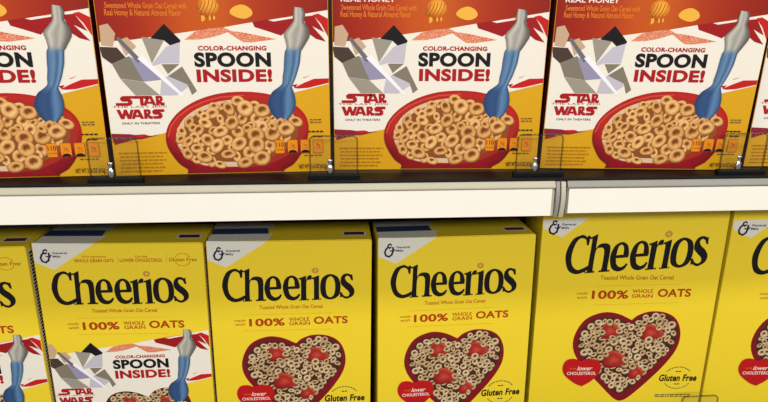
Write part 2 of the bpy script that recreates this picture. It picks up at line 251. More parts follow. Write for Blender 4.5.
# ------------------------------------------------------------------ traced artwork, millimetres on the carton front
ART = json.loads('''{"U":{"white":[[-0.9,130.5],[31.5,132.8],[85.6,140.6],[111.2,143.7],[142.4,149.2],[215,160.9],[214.6,105.3],[213.6,90.3],[181,82.3],[136.8,62],[58.9,48.8],[51.7,43.1],[31.4,39.3],[18.5,42.6],[-0.9,43.6]],"shards":[["shard_orange",[[78,132.7],[88.7,140.6],[101.4,143.1],[115.4,144.4],[122.1,141],[109.4,136.7],[101.7,134.7],[92.1,133.1]]],["shard_orange",[[116.3,141.7],[132.7,139.8],[164.5,133.6],[141.1,130.5],[132.4,130.8],[121.9,137.8]]],["shard_red",[[142.4,149.2],[157.8,152],[183.3,155.6],[182.4,147.7],[169,136.8],[156.2,141],[144.2,144.7]]],["white",[[157.4,151.2],[169.4,153.2],[181.1,154.8],[180.4,152.9],[162.6,149.9]]],["shard_red",[[190.5,154.7],[200.6,155.7],[206.4,147.1],[210.7,139.9],[199.1,145.8],[212.2,131.2],[202.5,133.8],[195.7,138.7]]],["shard_bright",[[199.7,156.3],[207.6,147.8],[215.6,133.2],[217.1,144.2],[216.7,151.6],[205.1,157.5]]],["shard_bright",[[179.1,86.6],[190,91.8],[199.4,95.5],[214.2,95.9],[214,91.4],[193.6,86.6],[184,85.9]]],["shard_red",[[177.5,89.4],[183.6,90.5],[180.6,86.9]]],["shard_orange",[[188,96.4],[196.1,99.4],[190.4,96.1]]],["shard_plum",[[-0.1,43.1],[18.5,42.6],[31.4,40.3],[45.2,41.3],[28.2,37.3],[21.7,37.3],[3,32.1]]],["shard_bright",[[20.9,41.8],[32.2,42.3],[36.3,40.9],[27.4,38.6]]]],"standin":[["beige",[[2.7,145.4],[10.4,147.2],[16.1,138.4],[12.6,126.3],[2.1,127.5]]],["beige",[[17.6,132.1],[26.3,135.1],[33.7,126.5],[23.1,117.9]]],["umber",[[0.2,126.3],[16,125.6],[23.7,115.5],[11.2,109.1],[1.9,116.7]]],["taupe",[[9.6,110.7],[26,117.6],[37,93.7],[15.7,96.8]]],["taupe2",[[15.7,96.5],[37,93.4],[50.8,80.6],[28,80.5]]],["lilac",[[26,117.6],[44.8,107.7],[53.6,95.4],[37,93.7]]],["lilac2",[[53.6,95.4],[70.8,104.7],[80.6,90.7],[66.5,80.4],[50.8,80.6]]],["taupe",[[59.8,98.8],[73.9,107.9],[85.9,84.4],[80.9,80.5],[77.4,90.7]]],["ink",[[47.3,134.1],[60.7,147.3],[74.6,132.4],[70.5,122.1],[59.4,132.3]]],["taupe2",[[39.2,135.5],[47.3,134.1],[59.4,132.3],[46.3,111]]],["lilac2",[[61,126.6],[73.7,130.5],[71.5,111.1],[55,111],[44,107.7]]],["taupe",[[55,110.1],[71.5,110.2],[60.1,100.8]]],["steel",[[15.8,133.9],[18.9,135.4],[37.7,113.5],[33.4,111.5]]],["beam",[[33.4,115.4],[38,118.4],[73.2,80.4],[71.3,78.9]]]],"text":[["COLOR-CHANGING",89.9,122.9,154.5,127.2,"red",0.04,0],["SPOON",85.7,107.4,158.3,121,"ink",0.046,0],["INSIDE!",86.8,92.9,158.8,105,"red",0.046,0]],"film":{"thin":[["THE LAST JEDI",5.1,68.7,55.7,70.4,"red",0,0],["ONLY IN THEATERS",12.1,52.3,47.9,54.4,"red_dark",0.012,0]],"letters":[[[[27.5,79.9],[15.6,79.9],[13.4,78.3],[13.3,76.4],[14.9,74.9],[20,74.9],[20.6,74],[19.7,73.2],[8.7,73.2],[8.7,70.8],[21.6,70.8],[24,72.6],[24,75.4],[22.2,77.2],[17.1,77.2],[16.7,77.6],[27.5,77.7]]],[[[27,79.9],[38.8,79.9],[38.8,77.5],[34.5,77.5],[34.5,70.8],[31.6,70.8],[31.6,77.5],[27,77.5]]],[[[38.1,79.9],[42.6,79.9],[46.1,70.8],[43.4,70.8],[42.6,72.6],[37.8,72.6],[37,70.8],[34.3,70.8]],[[38.6,74.5],[42,74.5],[40.4,77.8]]],[[[46.4,79.9],[51.2,79.9],[52.5,78.7],[52.5,75.8],[51.1,74.5],[52,73.4],[54.1,73.4],[54.1,70.8],[50.9,70.8],[49.2,72.9],[49.2,70.8],[46.5,70.8]],[[49,77.9],[50.2,77.9],[50.2,75.9],[49,75.9]]],[[[8.6,66.8],[11.6,66.8],[13.7,61.7],[15.5,66.8],[18,66.8],[19.9,61.7],[21.9,66.8],[24.4,66.8],[21.2,57.8],[18.3,57.8],[16.7,62],[14.9,57.8],[11.9,57.8]]],[[[25.4,66.8],[29.8,66.8],[33.4,57.8],[30.5,57.8],[29.7,59.6],[25.3,59.6],[24.7,57.8],[22,57.8]],[[26.1,61.5],[28.9,61.5],[27.6,64.6]]],[[[34,66.8],[38.8,66.8],[40.1,65.5],[40.1,63],[38.6,61.7],[40.1,60.2],[41.7,60.2],[41.7,57.8],[38.8,57.8],[36.7,59.9],[36.7,57.8],[34,57.8]],[[36.4,64.9],[37.7,64.9],[37.7,63.3],[36.4,63.3]]],[[[53.2,66.8],[44.2,66.8],[42,65.4],[42,63.3],[43.5,61.8],[47.2,61.8],[47.6,61],[47,60.2],[42.3,60.2],[42.4,57.8],[48.8,57.8],[50.9,59.4],[50.8,62.3],[49.2,63.9],[45.5,63.9],[45.1,64.4],[53.2,64.4]]]]},"head":[["REAL HONEY",8.8,168.8,61.9,173.6,"white",0.022,0],["Sweetened Whole Grain Oat Cereal with",9.5,161,82.6,166.2,"amber_text",0.012,0],["Real Honey & Natural Almond Flavor",8.6,154.5,77.4,160.1,"amber_text",0.012,0]],"dipper":[102.2,162.9],"dipper_r":10.2,"drop":[[121.8,157.6],[125.4,162.8],[133.8,165.1],[141.2,161.4],[142.8,156.3],[136.7,152.6],[128.9,153.2]],"bowl_out":[[52.2,40.4],[55.6,50.8],[63.5,61.1],[75.3,70.2],[89.8,77.2],[108.1,82],[130.3,83.4],[150.4,81.6],[166.6,76.9],[180.7,69.1],[189.8,59.5],[193,47.7],[191.1,33.7],[185.4,20.6],[176.5,8.6],[166.9,2.8],[158.9,-5.5],[77.1,-3.4],[70.8,5.2],[63,11.3],[55.9,22.2],[52.5,30.8]],"bowl_in":[[60.8,38.1],[63.3,47.6],[70.2,57.9],[80.9,66],[95.4,72.3],[111.7,75.8],[129.9,76.9],[148.1,75],[164.2,70.3],[178.4,62.8],[186.5,53.1],[188.3,43.5],[185.4,32.7],[177,23],[164,14.5],[142.5,7.2],[111,6.4],[86.3,8.5],[70.6,16.5],[63.3,26.4]],"lip":[[54.5,39.3],[57.9,49.7],[65.3,59],[77,67.5],[91.5,73.9],[107.8,78.3],[130.1,79.7]],"rings":[[124.6,73.8,6.9],[115.1,66.3,7.6],[131.3,66.5,8.6],[147.5,64.2,8.2],[98.6,62.3,7.3],[87.5,61.8,6.1],[117.2,52.4,8.1],[106.3,56.4,5.2],[141.9,55.5,7],[135.4,49.2,5.4],[157.4,55.7,5],[127.6,56.1,6.2],[146.7,47.3,7],[75.8,53.6,6.4],[91.8,52.4,7.3],[84.2,45.1,7.2],[122.7,43,7],[140.1,39.7,8.7],[105.4,43.7,8.1],[156.7,40.7,8.4],[170.9,45.2,8.8],[180.2,52.8,7.5],[68,43.9,6],[73.1,33.7,7.3],[92.9,35,7.8],[101.3,29.3,8.2],[123,31,8.7],[140.5,28.9,8.8],[111.3,34.7,6.2],[81.6,26.6,6.6],[72,21.2,6.1],[88.1,17.9,8.2],[112,20.4,7.8],[128,11.3,8.4],[145,15.3,8.9],[103,9.7,6.2],[66.3,37,5.7],[132.8,21.3,7.1],[98.3,44.9,5.7],[164.5,50.9,6.2],[174,55.4,7.1],[109.2,69.8,5.7],[139.6,69.5,6.1],[101.1,68.9,5.3],[79.5,37.8,5.7],[79.3,47.3,5.2],[109.7,47.9,5.7],[132.2,46.5,5.7],[95.8,24.6,5.7],[116.5,26.4,5.4],[154,27.8,7.2],[160.6,33.1,7.1],[169.1,36.2,6.3],[157.1,48.2,5.8],[69.5,27.3,4.9],[86.3,33.4,5.3],[120.1,17.6,5.8],[94.9,12.7,5.8],[80.7,15.2,5.3],[149.6,22.4,5.4],[136.6,15.1,5.5],[117.7,60.4,6.1],[91.3,58.7,5.2],[150.1,54.7,5.4]],"spoon":[[[182.4,163.5],[190.9,162.4],0],[[181.6,157.3],[192.6,157.4],0],[[181.5,151.4],[191.6,150],0],[[177.8,146.1],[195.3,144],0],[[171.7,139],[196.5,137.2],0],[[172.8,133],[193.9,131.9],0],[[173.8,125.7],[189,124.2],0],[[172,121.8],[187.6,121.9],1],[[170.8,111.8],[186.3,111.9],1],[[170.3,105.1],[184.4,105.2],1],[[168.9,97.3],[181.8,97.3],1],[[168.1,91],[178.7,90.7],1],[[163.7,87],[177.7,87.5],1],[[158.3,83],[179.4,82.3],1],[[154.6,76.6],[180.4,77.4],1],[[153.5,71],[180.8,71.8],1],[[154.8,65.3],[179.7,66.1],1],[[157.8,59.6],[176.9,60.4],1],[[162,55.2],[172.3,55.9],1]],"badges":[[158.4,20.3,168.1,34.3],[171.1,20.3,181.4,34.3],[184.1,20.3,193.9,34.3],[197,20.3,207,34.3]],"btext":[["110",159.6,27.1,167.3,31.6,"ink",0.01,0],["CALORIES",159.5,23.4,167.8,24.9,"ink",0,0]],"lines":[[5.6,23.1,51.3,24.5],[6.7,19.4,47.6,20.8],[6,15.7,50.4,17.1],[7.1,12,46.7,13.4],[6.4,8.2,49.5,9.6],[5.7,4.5,45.7,5.9]],"dash":[[194.3,54.2,206.4,55.4],[194.5,51.6,205.9,52.9],[187.8,17.2,207.2,18.9]],"dashb":[[192.8,41.8,207.4,43.8],[196.8,36.8,206.7,38.8]],"net":["NET WT 21.6 OZ (612g)",182.1,3.8,210.4,8.2,"ink",0.01,0]},"L":{"glyphs":{"C":[[[39.4,250,1],[38.6,240,1],[36.9,240.6,0],[35.2,246.3,0],[29.6,248.2,0],[24.5,242.9,0],[21.6,230.4,0],[23.2,219.2,0],[29.2,213.4,0],[35.5,214.6,0],[40.4,217.3,1],[41.4,215.4,1],[38.6,211.6,0],[28.7,209.1,0],[19.6,214.5,0],[15.4,230.5,0],[20.7,246.2,0],[29.5,251.1,0],[33.7,250.4,0],[35.9,248.7,0],[37.7,250.3,1]]],"h":[[[39.6,248.3,1],[42.2,248.9,0],[47.5,251.4,1],[47,236.6,0],[50.6,240,0],[56.1,241,0],[61.1,239,0],[62.7,232.6,0],[62.2,212.9,0],[65,211.6,1],[65,210,1],[53.3,209.9,1],[53.4,211.5,1],[56.2,212.8,0],[56.9,229.6,0],[55.6,235.5,0],[51.9,236.8,0],[47.2,233.8,0],[46.4,212.7,0],[48.6,211.3,1],[48.5,209.7,1],[38.2,209.5,1],[38.3,211.1,1],[40.8,212.5,0],[42.2,245.2,0],[41.5,246.8,0],[39.5,246.9,1]]],"e":[[[83,224.5,1],[70,224.3,1],[71.4,217.6,0],[75.6,213.9,0],[79.7,214.9,0],[82.5,217.9,1],[83.7,216.6,1],[80.5,211.5,0],[73.7,209.6,0],[66.9,213.8,0],[64,225.8,0],[67.2,236.8,0],[74.3,241.3,0],[80.8,237.8,0],[83.4,229,0]],[[70,227.2,1],[78,227.5,1],[77.5,235.5,0],[74.5,238.9,0],[71.2,236.1,0]]],"e2":[[[104.5,224.7,1],[91.6,224.5,1],[93,217.7,0],[97.2,214,0],[101.4,215.1,0],[104.1,218.1,1],[105.4,216.8,1],[102.2,211.6,0],[95.4,209.7,0],[88.5,213.9,0],[85.5,225.9,0],[88.6,237,0],[95.7,241.5,0],[102.2,238,0],[104.9,229.2,0]],[[91.5,227.4,1],[99.5,227.7,1],[99,235.7,0],[95.9,239.1,0],[92.6,236.3,0]]],"r":[[[104.4,237.9,1],[107.8,238.8,0],[112.6,240.9,1],[112.8,235.2,0],[115.2,240.3,0],[119,241.1,0],[118.9,236.2,1],[116.9,236.1,0],[113.9,235.5,0],[112.8,231.5,0],[112.6,212,0],[115.5,211.2,1],[115.5,209.7,1],[104,209.3,1],[104,210.8,1],[106.4,211.9,0],[106.9,234.7,0],[106.4,236.3,0],[104.4,236.5,1]]],"i":[[[119.8,238.2,1],[123.1,239.1,0],[127.9,241.1,1],[127.6,212.3,0],[130,211.5,1],[129.9,210,1],[119.3,209.6,1],[119.3,211.1,1],[121.7,212.1,0],[122.1,235,0],[121.6,236.6,0],[119.8,236.8,1]]],"o":[[[129.4,225.9,0],[132.1,237.5,0],[140.9,242.4,0],[150.3,237.9,0],[153.1,226.3,0],[150.4,214.5,0],[141,209.9,0],[131.8,214.2,0]],[[135.5,226.1,0],[136.9,235.8,0],[141.2,239.9,0],[145.6,236.4,0],[147.2,226.4,0],[145.7,216.3,0],[141.2,212.5,0],[136.7,216,0]]],"s":[[[167,242,1],[167.8,234,1],[166.1,234.7,0],[164.1,238.8,0],[160.9,240.1,0],[158.5,237.7,0],[160,233.2,0],[165.6,228,0],[169.4,221.7,0],[168.2,214.9,0],[161.8,210.7,0],[157.4,211.4,0],[154.8,213.1,0],[153.1,212,1],[152.5,218.9,1],[154.3,218.5,0],[156.6,214.7,0],[160.8,213,0],[163.8,215.4,0],[163.2,219.6,0],[158.2,224.6,0],[154,229.8,0],[153.8,236.6,0],[156.7,241.5,0],[161.2,242.8,0],[164.4,241.8,0],[165.9,241,0]]]},"ring":[[123.6,247.4],4,3.6],"text":[["Toasted Whole Grain Oat Cereal",57,199,131.5,203.7,"rust",0.006,0],["100%",44.1,176.6,86.2,186.5,"rust",0.03,0],["WHOLE",91.2,182.4,115.7,187.1,"rust",0.012,0],["GRAIN",91.6,176.8,116.1,181.5,"rust",0.012,0],["OATS",120.9,177.8,161.7,187.4,"rust",0.03,0],["made",26.8,183.2,39.7,186.6,"rust",0,0.25],["with",27.1,178,38.9,181.6,"rust",0,0.25]],"rules":[[[37.5,191.8],[142.8,192.2]],[[36.5,170.9],[142.5,170.5]]],"gf":["Gluten Free",132.2,68.8,182.4,78.3,"ink",0.034,0.1],"corner":[[-0.8,286.1],[-2.4,262.8],[21.2,253.1],[68.6,284.2]],"logo":[[[[16.4,276.2],[14.5,278],[12.4,277],[11.9,274.6],[13.8,273],[15.9,274.7]],1.1],[[[11.9,274.1],[9.6,271.7],[8.2,268],[9.4,264],[13.2,262.4],[16.4,264.8],[17.8,269],[17.8,274.4]],1.3],[[[14.1,270.1],[17.8,269],[20.6,271.3]],0.9]],"gm":[["General",21.6,272.5,37.6,275.2,"navy",0.025,0],["Mills",21.6,268.3,30.1,271,"navy",0.025,0]],"row":[["WHOLE GRAIN OATS",44.5,262.2,88.4,266.2,"rust",0.008,0],["LOWER CHOLESTEROL",95.4,262.2,143.4,266.3,"rust",0.008,0],["Gluten Free",150.3,262.5,181.9,267.1,"rust",0.008,0.1],["First Ingredient",54,268,80.4,270.5,"rust",0,0.2],["Can Help",112.5,267.6,126.7,270.2,"rust",0,0.2]],"rowdiv":[[[93.9,272.3],[92.6,259.9]],[[148.2,271.8],[147.1,259.4]]],"rowcirc":[166.1,264.7]},"M":{"text":[["Toasted Whole Grain Oat Cereal",76.9,225.2,167.6,230.8,"rust",0.006,0],["100%",68.5,199.4,114.2,210.7,"rust",0.03,0],["WHOLE",118.7,207.2,144.5,212,"rust",0.012,0],["GRAIN",118.5,200.7,144.7,205.5,"rust",0.012,0],["OATS",150.8,201.6,192.2,212.4,"rust",0.03,0],["made",49.2,205.6,62.5,209,"rust",0,0.25],["with",49.7,199.8,62.2,203.2,"rust",0,0.25]],"rules":[[[72.4,216.7],[179.6,218.8]],[[72.5,191.2],[178.5,193.6]]],"gf":["Gluten Free",167.7,81.4,217,91.4,"ink",0.034,0.1],"corner":[[-0.5,303],[1.2,292.6],[24.7,280.8],[55.4,306]],"heart_o":[[122.4,170,1],[104.7,178.6,0],[85.2,180.8,0],[63.8,171.1,0],[52.3,149.8,0],[52.3,128.1,0],[65.3,105.2,0],[89.3,79.5,0],[108.1,59.5,0],[116.1,53.7,0],[122.9,53.2,0],[132.2,59.3,0],[152.3,80.8,0],[172.3,105.8,0],[184.9,128.9,0],[187,150.6,0],[179.8,169.6,0],[165.6,179.6,0],[146,181.9,0],[130.6,177,0]],"heart_i":[[123.3,162.2,1],[105.7,170.1,0],[87.8,172,0],[70.7,165.7,0],[60.7,149.7,0],[60.5,131.7,0],[71.1,113.3,0],[89.8,90.8,0],[108.4,71.7,0],[118.1,65.6,0],[129.9,73.4,0],[147.6,92.2,0],[166,115.5,0],[177.7,133.7,0],[180.4,151.8,0],[174.5,166.1,0],[161.4,174.7,0],[146.6,176.9,0],[132.8,172.1,0]],"berries":[[96.7,155.2,10,9.5],[149.2,152,12,9],[106.1,113.7,13,10],[135.6,94.9,8,8]],"rheart":[[63.6,112.2,1],[54.5,115.6,0],[44.8,113.5,0],[40.5,103.1,0],[44.5,91.2,0],[57.8,79.8,0],[67.8,75.1,1],[79,82.6,0],[88.5,93.8,0],[90,105,0],[85.2,113.1,0],[75.8,115.4,0],[68.6,114.8,0]],"rtext":[["lower",59.4,98.8,78,104.8,"white",0.01,0.35],["CHOLESTEROL",47.1,92.2,84.6,96.6,"white",0.01,0],["can help",49.6,100.4,58.1,103,"amber_text",0,0.2]]},"L2M":[[1.1291,0.0338,6.2],[0.0628,1.1963,-18.9]],"U2G":[[0.9054,-0.0149,-2.5],[0.0142,0.912,24.5]],"M2L":[[0.9235,0,-14.1],[0,0.9235,-4.6]],"M2G":[[0.8127,0,10.4],[0,0.8127,-49]]}''')
POSE = json.loads('''{"A": [-0.3336, 0.6144, 4.0, -0.08, 0.64], "B": [-0.1134, 0.6243, 2.89, 0.01, 1.2], "C": [0.1047, 0.6317, -1.64, 0.0, 1.19], "D": [0.3226, 0.6205, -3.5, -0.33, 2.31], "E": [0.549, 0.6251, 0.04, -0.32, 0.8], "F": [-0.4452, 0.6741, 1.08, -0.09, -0.16], "G": [-0.2513, 0.6749, -1.1, -0.37, -0.61], "H": [-0.0577, 0.6729, 0.3, -0.42, -0.52], "I": [0.1417, 0.6668, 1.62, 0.04, -1.96], "J": [0.3579, 0.6736, -3.32, 0.29, -0.53], "K": [0.5876, 0.661, -4.33, 0.34, -0.02]}''')
AU, AL, AM = ART['U'], ART['L'], ART['M']

# ------------------------------------------------------------------ objects of the scene
def thing(name, label, cat, loc=(0, 0, 0), rot=None, group=None):
    o = bpy.data.objects.new(name, None); COL.objects.link(o); o.empty_display_size = .05
    o.location = loc
    if rot: o.rotation_euler = rot
    o['label'] = label; o['category'] = cat
    if group: o['group'] = group
    return o

# --- the shop's shell
def structure(name, mb):
    o = mb.build(name); o['kind'] = 'structure'; return o
m = MB(); m.box(-2.2, 2.4, -3.2, 1.35, -.05, 0, M_FLOOR); structure('floor', m)
m = MB(); m.box(-2.2, 2.4, 1.06, 1.10, 0, 2.1, M_BACK); structure('wall_back', m)

SEAM = .2310
def shelf(x0, x1, ztop, label, upper, right):
    t = thing('store_shelf', label, 'shelf', ((x0+x1)/2, .60, ztop)); ox = (x0+x1)/2; oy = .60
    d = MB(); d.box(x0-ox, x1-ox, .022, .4599, -.022, 0, M_DECK); d.build('deck', t)
    r = MB(); r.sweep([(-.0085, -.0016), (-.007, 0), (.022, 0), (.022, -.012), (-.0085, -.012)], x0-ox, x1-ox, M_BLACK); r.build('front_rail', t)
    e1 = x1-ox-(0 if right else .0105); e0 = x0-ox+(.0022 if right else 0)
    bt = .0368 if right else .0392
    # price channel: lip above, groove, flat face, curled foot
    c = MB()
    lipm = M_GREYST if right else M_CREAM
    c.sweep([(-.0096, -.0034), (-.0086, -.0028), (-.0086, -.0092), (-.0120, -.0092), (-.0120, -.0080)], e0, e1, lipm)
    c.sweep([(-.0076, -.0092), (-.0076, -.0150), (-.0090, -.0150), (-.0090, -.0092)], e0, e1, lipm)
    c.sweep([(-.0105, -.0125), (-.0020, -.0115), (-.0020, -bt), (-.0105, -bt)], e0, e1, lipm)
    c.build('price_channel', t); c = MB()
    c.sweep([(-.0124, -.0104), (-.0106, -.0104), (-.0106, -bt+.0008), (-.0130, -bt+.0008)], e0+(.0016 if right else 0), e1-(0 if right else .0035), M_STRIP)
    c.build('price_strip', t)
    if not right:
        for k, (a, b) in enumerate(((-.0098, -.0062), (-.0050, -.0004))):
            c = MB(); prof = []
            for i in range(9):
                z = -.0030-(.0375)*i/8; prof.append((-.0108-.0035*math.sin(math.pi*i/8)-.0012*k, z))
            prof += [(-.0020, -.0405), (-.0020, -.0030)]
            c.sweep(prof, x1-ox+a, x1-ox+b, M_CREAM if k else M_GREYST); c.build('end_cap', t)
    return t
shelf(-1.10, SEAM, TOP_SHELF, 'upper shelf with long white price strip, left of the seam', True, False)
shelf(SEAM, 1.30, TOP_SHELF, 'upper shelf with white price strip under grey lip, right of the seam', True, True)
lo = shelf(-1.10, 1.30, LOW_SHELF, 'lower shelf carrying the row of yellow cereal boxes', False, True)

# --- cartons
def carton(parent, W, D, H, mat, side=None):
    import bmesh
    bm = bmesh.new(); bmesh.ops.create_cube(bm, size=1)
    for v in bm.verts: v.co = Vector((v.co.x*W, (v.co.y+.5)*D, (v.co.z+.5)*(H-.0008)))
    bmesh.ops.bevel(bm, geom=list(bm.edges), offset=.0008, segments=3, profile=.6, affect='EDGES')
    me = bpy.data.meshes.new('carton'); bm.to_mesh(me); bm.free(); me.materials.append(mat); me.materials.append(side or mat)
    for q in me.polygons: q.material_index = 1 if abs(q.normal.x) > .2 else 0
    me.polygons.foreach_set('use_smooth', [True]*len(me.polygons))
    o = link('carton', me, parent)
    f = MB()   # glued top flap with a tuck tab
    y0, y1 = D*.02, D-.003; a = W/2-.0015; tw = W*.18
    f.sweep([(y0, H-.0008), (y1, H-.0008), (y1, H-.0002), (y0, H)], -a, a, mat)
    f.build('top_flap', parent)
    return o

def brand(parent, W, T, name='brand_lettering'):
    p = Print(W, T)
    for k, g in AL['glyphs'].items(): p.poly([fatten(cr(l, 6), .24 if i == 0 else -.24) for i, l in enumerate(g)], 'ink', 2)
    p.build(name, parent)
    q = Print(W, T); (u, v), rx, ry = AL['ring']
    n = 20; pts = []; cols = []
    for r_, c in ((1, (176, 110, 50)), (.78, (226, 170, 90)), (.6, (190, 128, 60)), (.42, (150, 96, 40))):
        for i in range(n): a = 2*math.pi*i/n; pts.append((u+math.cos(a)*rx*r_, v+math.sin(a)*ry*r_)); cols.append(c)
    fs = [(j*n+i, j*n+(i+1) % n, (j+1)*n+(i+1) % n, (j+1)*n+i)[::-1] for j in range(3) for i in range(n)]
    q.pic(pts, [f[::-1] for f in fs], cols, 2); q.build('ring_over_letter', parent)

def corner_logo(parent, W, D, H, pts, T=None):
    c = Print(W); c.poly([pts], 'corner', 1)
    # the white corner and its blue stripe run on over the top
    r = pts[-1][0]/1000
    def top(x0, x1a, x1b, t0, t1, col, z):
        m = ink(col); s = -W/2
        c.tris([(s+x0, D*t0, H+z), (s+x1a, D*t0, H+z), (s+x1b, D*t1, H+z), (s+x0, D*t1, H+z)], [(0, 1, 2, 3)], m)
    top(.0012, r, r+.006, .02, .36, 'corner', .0001); top(.0012, r, r-.002, .36, .62, 'stripe', .0001); top(.0012, r-.002, r+.004, .62, .66, 'stripe2', .0001); top(.0012, r+.004, r+.004, .66, .95, 'corner', .0001)
    c.build('corner_patch', parent)
    p = Print(W, T)
    for s, wd in AL['logo']: p.stroke(s, wd*1.6, 'navy', 2)
    for t in AL['gm']: p.text(t, 2)
    p.build('maker_logo', parent)
    tp = Print(W); s = W/2
    z = H+.0001
    for (x0, x1, y0, y1, col, dz) in ((-.034, -.006, .22, .42, 'corner', 0), (-.032, -.008, .25, .39, 'plum', .0001)):
        tp.tris([(s+x0, D*y0, z+dz), (s+x1, D*y0, z+dz), (s+x1, D*y1, z+dz), (s+x0, D*y1, z+dz)], [(0, 1, 2, 3)], ink(col))
    tp.build('top_label', parent)

def heart_bowl(parent, W, T, seed=3, small=False):
    p = Print(W, T); rnd = random.Random(seed)
    O = cr(AM['heart_o'], 4); hc = (119.5, 128.0); I = [(hc[0]+(q[0]-hc[0])*1.045, hc[1]+(q[1]-hc[1])*1.045) for q in cr(AM['heart_i'], 4)]
    p.poly([O], 'heart_rim', 2); p.poly([I], 'heart_fill', 3)
    def inside(x, y):
        c = False
        for i in range(len(I)):
            x1, y1 = I[i-1]; x2, y2 = I[i]
            if (y1 > y) != (y2 > y) and x < (x2-x1)*(y-y1)/(y2-y1)+x1: c = not c
        return c
    xs = [q[0] for q in I]; ys = [q[1] for q in I]; spots = []; tries = 0
    while len(spots) < 150 and tries < 9000:
        tries += 1; x = rnd.uniform(min(xs), max(xs)); y = rnd.uniform(min(ys), max(ys)); r = rnd.uniform(4.3, 5.9)
        if not all(inside(x+math.cos(a)*r*.75, y+math.sin(a)*r*.75) for a in (0, .8, 1.6, 2.4, 3.1, 3.9, 4.7, 5.5)): continue
        if any(math.hypot(x-a, y-b) < 6.6 for a, b, _ in spots): continue
        spots.append((x, y, r))
    spots.sort(key=lambda q: -q[1])
    for i, (x, y, r) in enumerate(spots):
        ring_pic(p, x, y, r, 4+i*.012, rnd, OL[0], OL[1], OL[2], OL[3], 12)
    for x, y, rx, ry in AM['berries']:
        pts = [(x, y)]; cols = [(196, 74, 56)]; n = 14
        for k, q in enumerate((.55, 1)):
            for i in range(n):
                a = 2*math.pi*i/n; w_ = 1+.14*math.cos(3*a+.6)
                pts.append((x+math.cos(a)*rx*q*w_*1.25, y+math.sin(a)*ry*q*w_*1.25)); cols.append(mixc((204, 84, 60), (112, 18, 22), .5+.5*math.cos(a+2.2)) if k else (160, 38, 34))
        fs = [(0, 1+i, 1+(i+1) % n) for i in range(n)]+[(1+i, 1+n+i, 1+n+(i+1) % n, 1+(i+1) % n) for i in range(n)]
        p.pic(pts, fs, cols, 6.2)
    for i, (x, y, r) in enumerate(spots):      # a few rings lie over the berries
        for bx, by, rx, ry in AM['berries']:
            if .95 < math.hypot((x-bx)/rx, (y-by)/ry) < 1.3 and rnd.random() < .7:
                ring_pic(p, x, y, r, 6.4+i*.004, rnd, OL[0], OL[1], OL[2], OL[3], 12); break
    p.build('heart_bowl_picture', parent)

def red_heart(parent, W, T):
    p = Print(W, T); p.poly([cr(AM['rheart'], 4)], 'badge_heart', 7.2)
    for t in AM['rtext']: p.text(t, 8)
    p.build('red_heart_badge', parent)

def claims(parent, W, A):
    p = Print(W)
    for t in A['text']: p.text(t, 2)
    for a, b in A['rules']: p.stroke([a, b], .35, 'rule', 1.5)
    p.build('claim_lettering', parent)

def arc_dashes(p, cx, cy, r, a0, a1, n, h, col, lay):
    for i in range(n):
        a = math.radians(a0+(a1-a0)*i/(n-1)); d = math.radians((a1-a0)/(n-1))*.34
        p.poly([[(cx+math.cos(t)*q, cy+math.sin(t)*q*.86) for q, t in ((r, a-d), (r+h, a-d), (r+h, a+d), (r, a+d))]], col, lay)

def seal(parent, W, t):
    p = Print(W); p.text(t, 2)
    u = t[1]-2
    rnd = random.Random(2)
    while u < t[3]-4: l = rnd.uniform(2, 6); p.poly([[(u, t[2]-21), (u+l, t[2]-21), (u+l, t[2]-19.6), (u, t[2]-19.6)]], 'grey_line', 2); p.poly([[(u, t[2]-23.4), (u+l, t[2]-23.4), (u+l, t[2]-22.2), (u, t[2]-22.2)]], 'grey_line', 2); u += l+1
    cx = (t[1]+t[3])/2; cy = (t[2]+t[4])/2; r = (t[3]-t[1])*.36
    arc_dashes(p, cx, cy, r, 140, 40, 10, 1.5, 'grey_line', 2); arc_dashes(p, cx, cy, r, 215, 325, 12, 1.3, 'grey_line', 2)
    for dy in (1, -1):
        y = cy+dy*r*.52
        p.poly([[(cx-4, y), (cx-1.5, y+1.1), (cx, y), (cx-1.5, y-.9)]], 'ink', 2); p.poly([[(cx, y), (cx+2, y+1.1), (cx+4, y+.2), (cx+1.5, y-.9)]], 'ink', 2)
    p.build('gluten_free_seal', parent)

def side_panel(parent, W, D, H):
    m = MB(); s = W/2+.0001; c = ink('corner')
    def q(y0, y1, z0, z1, mat, d): m.tris([(s+d, y0, z0), (s+d, y1, z0), (s+d, y1, z1), (s+d, y0, z1)], [(0, 1, 2, 3)], mat)
    q(.004, D-.004, .01, H-.006, c, 0); rnd = random.Random(5); z = H-.012
    while z > .014:
        y = .006
        while y < D-.012:
            l = rnd.uniform(.006, .02); q(y, min(y+l, D-.006), z, z+.0026, ink('ink'), .0001); y += l+.0015
        z -= .0042
    m.build('side_panel_print', parent)

def clip_poly(poly, u1):
    """cut an outline off at u = u1 and u = 1.2"""
    for lim, sg in ((u1, 1), (.8, -1)):
        out = []
        for i in range(len(poly)):
            a, b = poly[i-1], poly[i]; ia = (lim-a[0])*sg >= 0; ib = (lim-b[0])*sg >= 0
            if ia != ib:
                t = (lim-a[0])/(b[0]-a[0]); out.append((lim, a[1]+(b[1]-a[1])*t))
            if ib: out.append((b[0], b[1]))
        poly = out
        if not poly: break
    return poly
def apply2(T, p): return (T[0][0]*p[0]+T[0][1]*p[1]+T[0][2], T[1][0]*p[0]+T[1][1]*p[1]+T[1][2]) if T else (p[0], p[1])

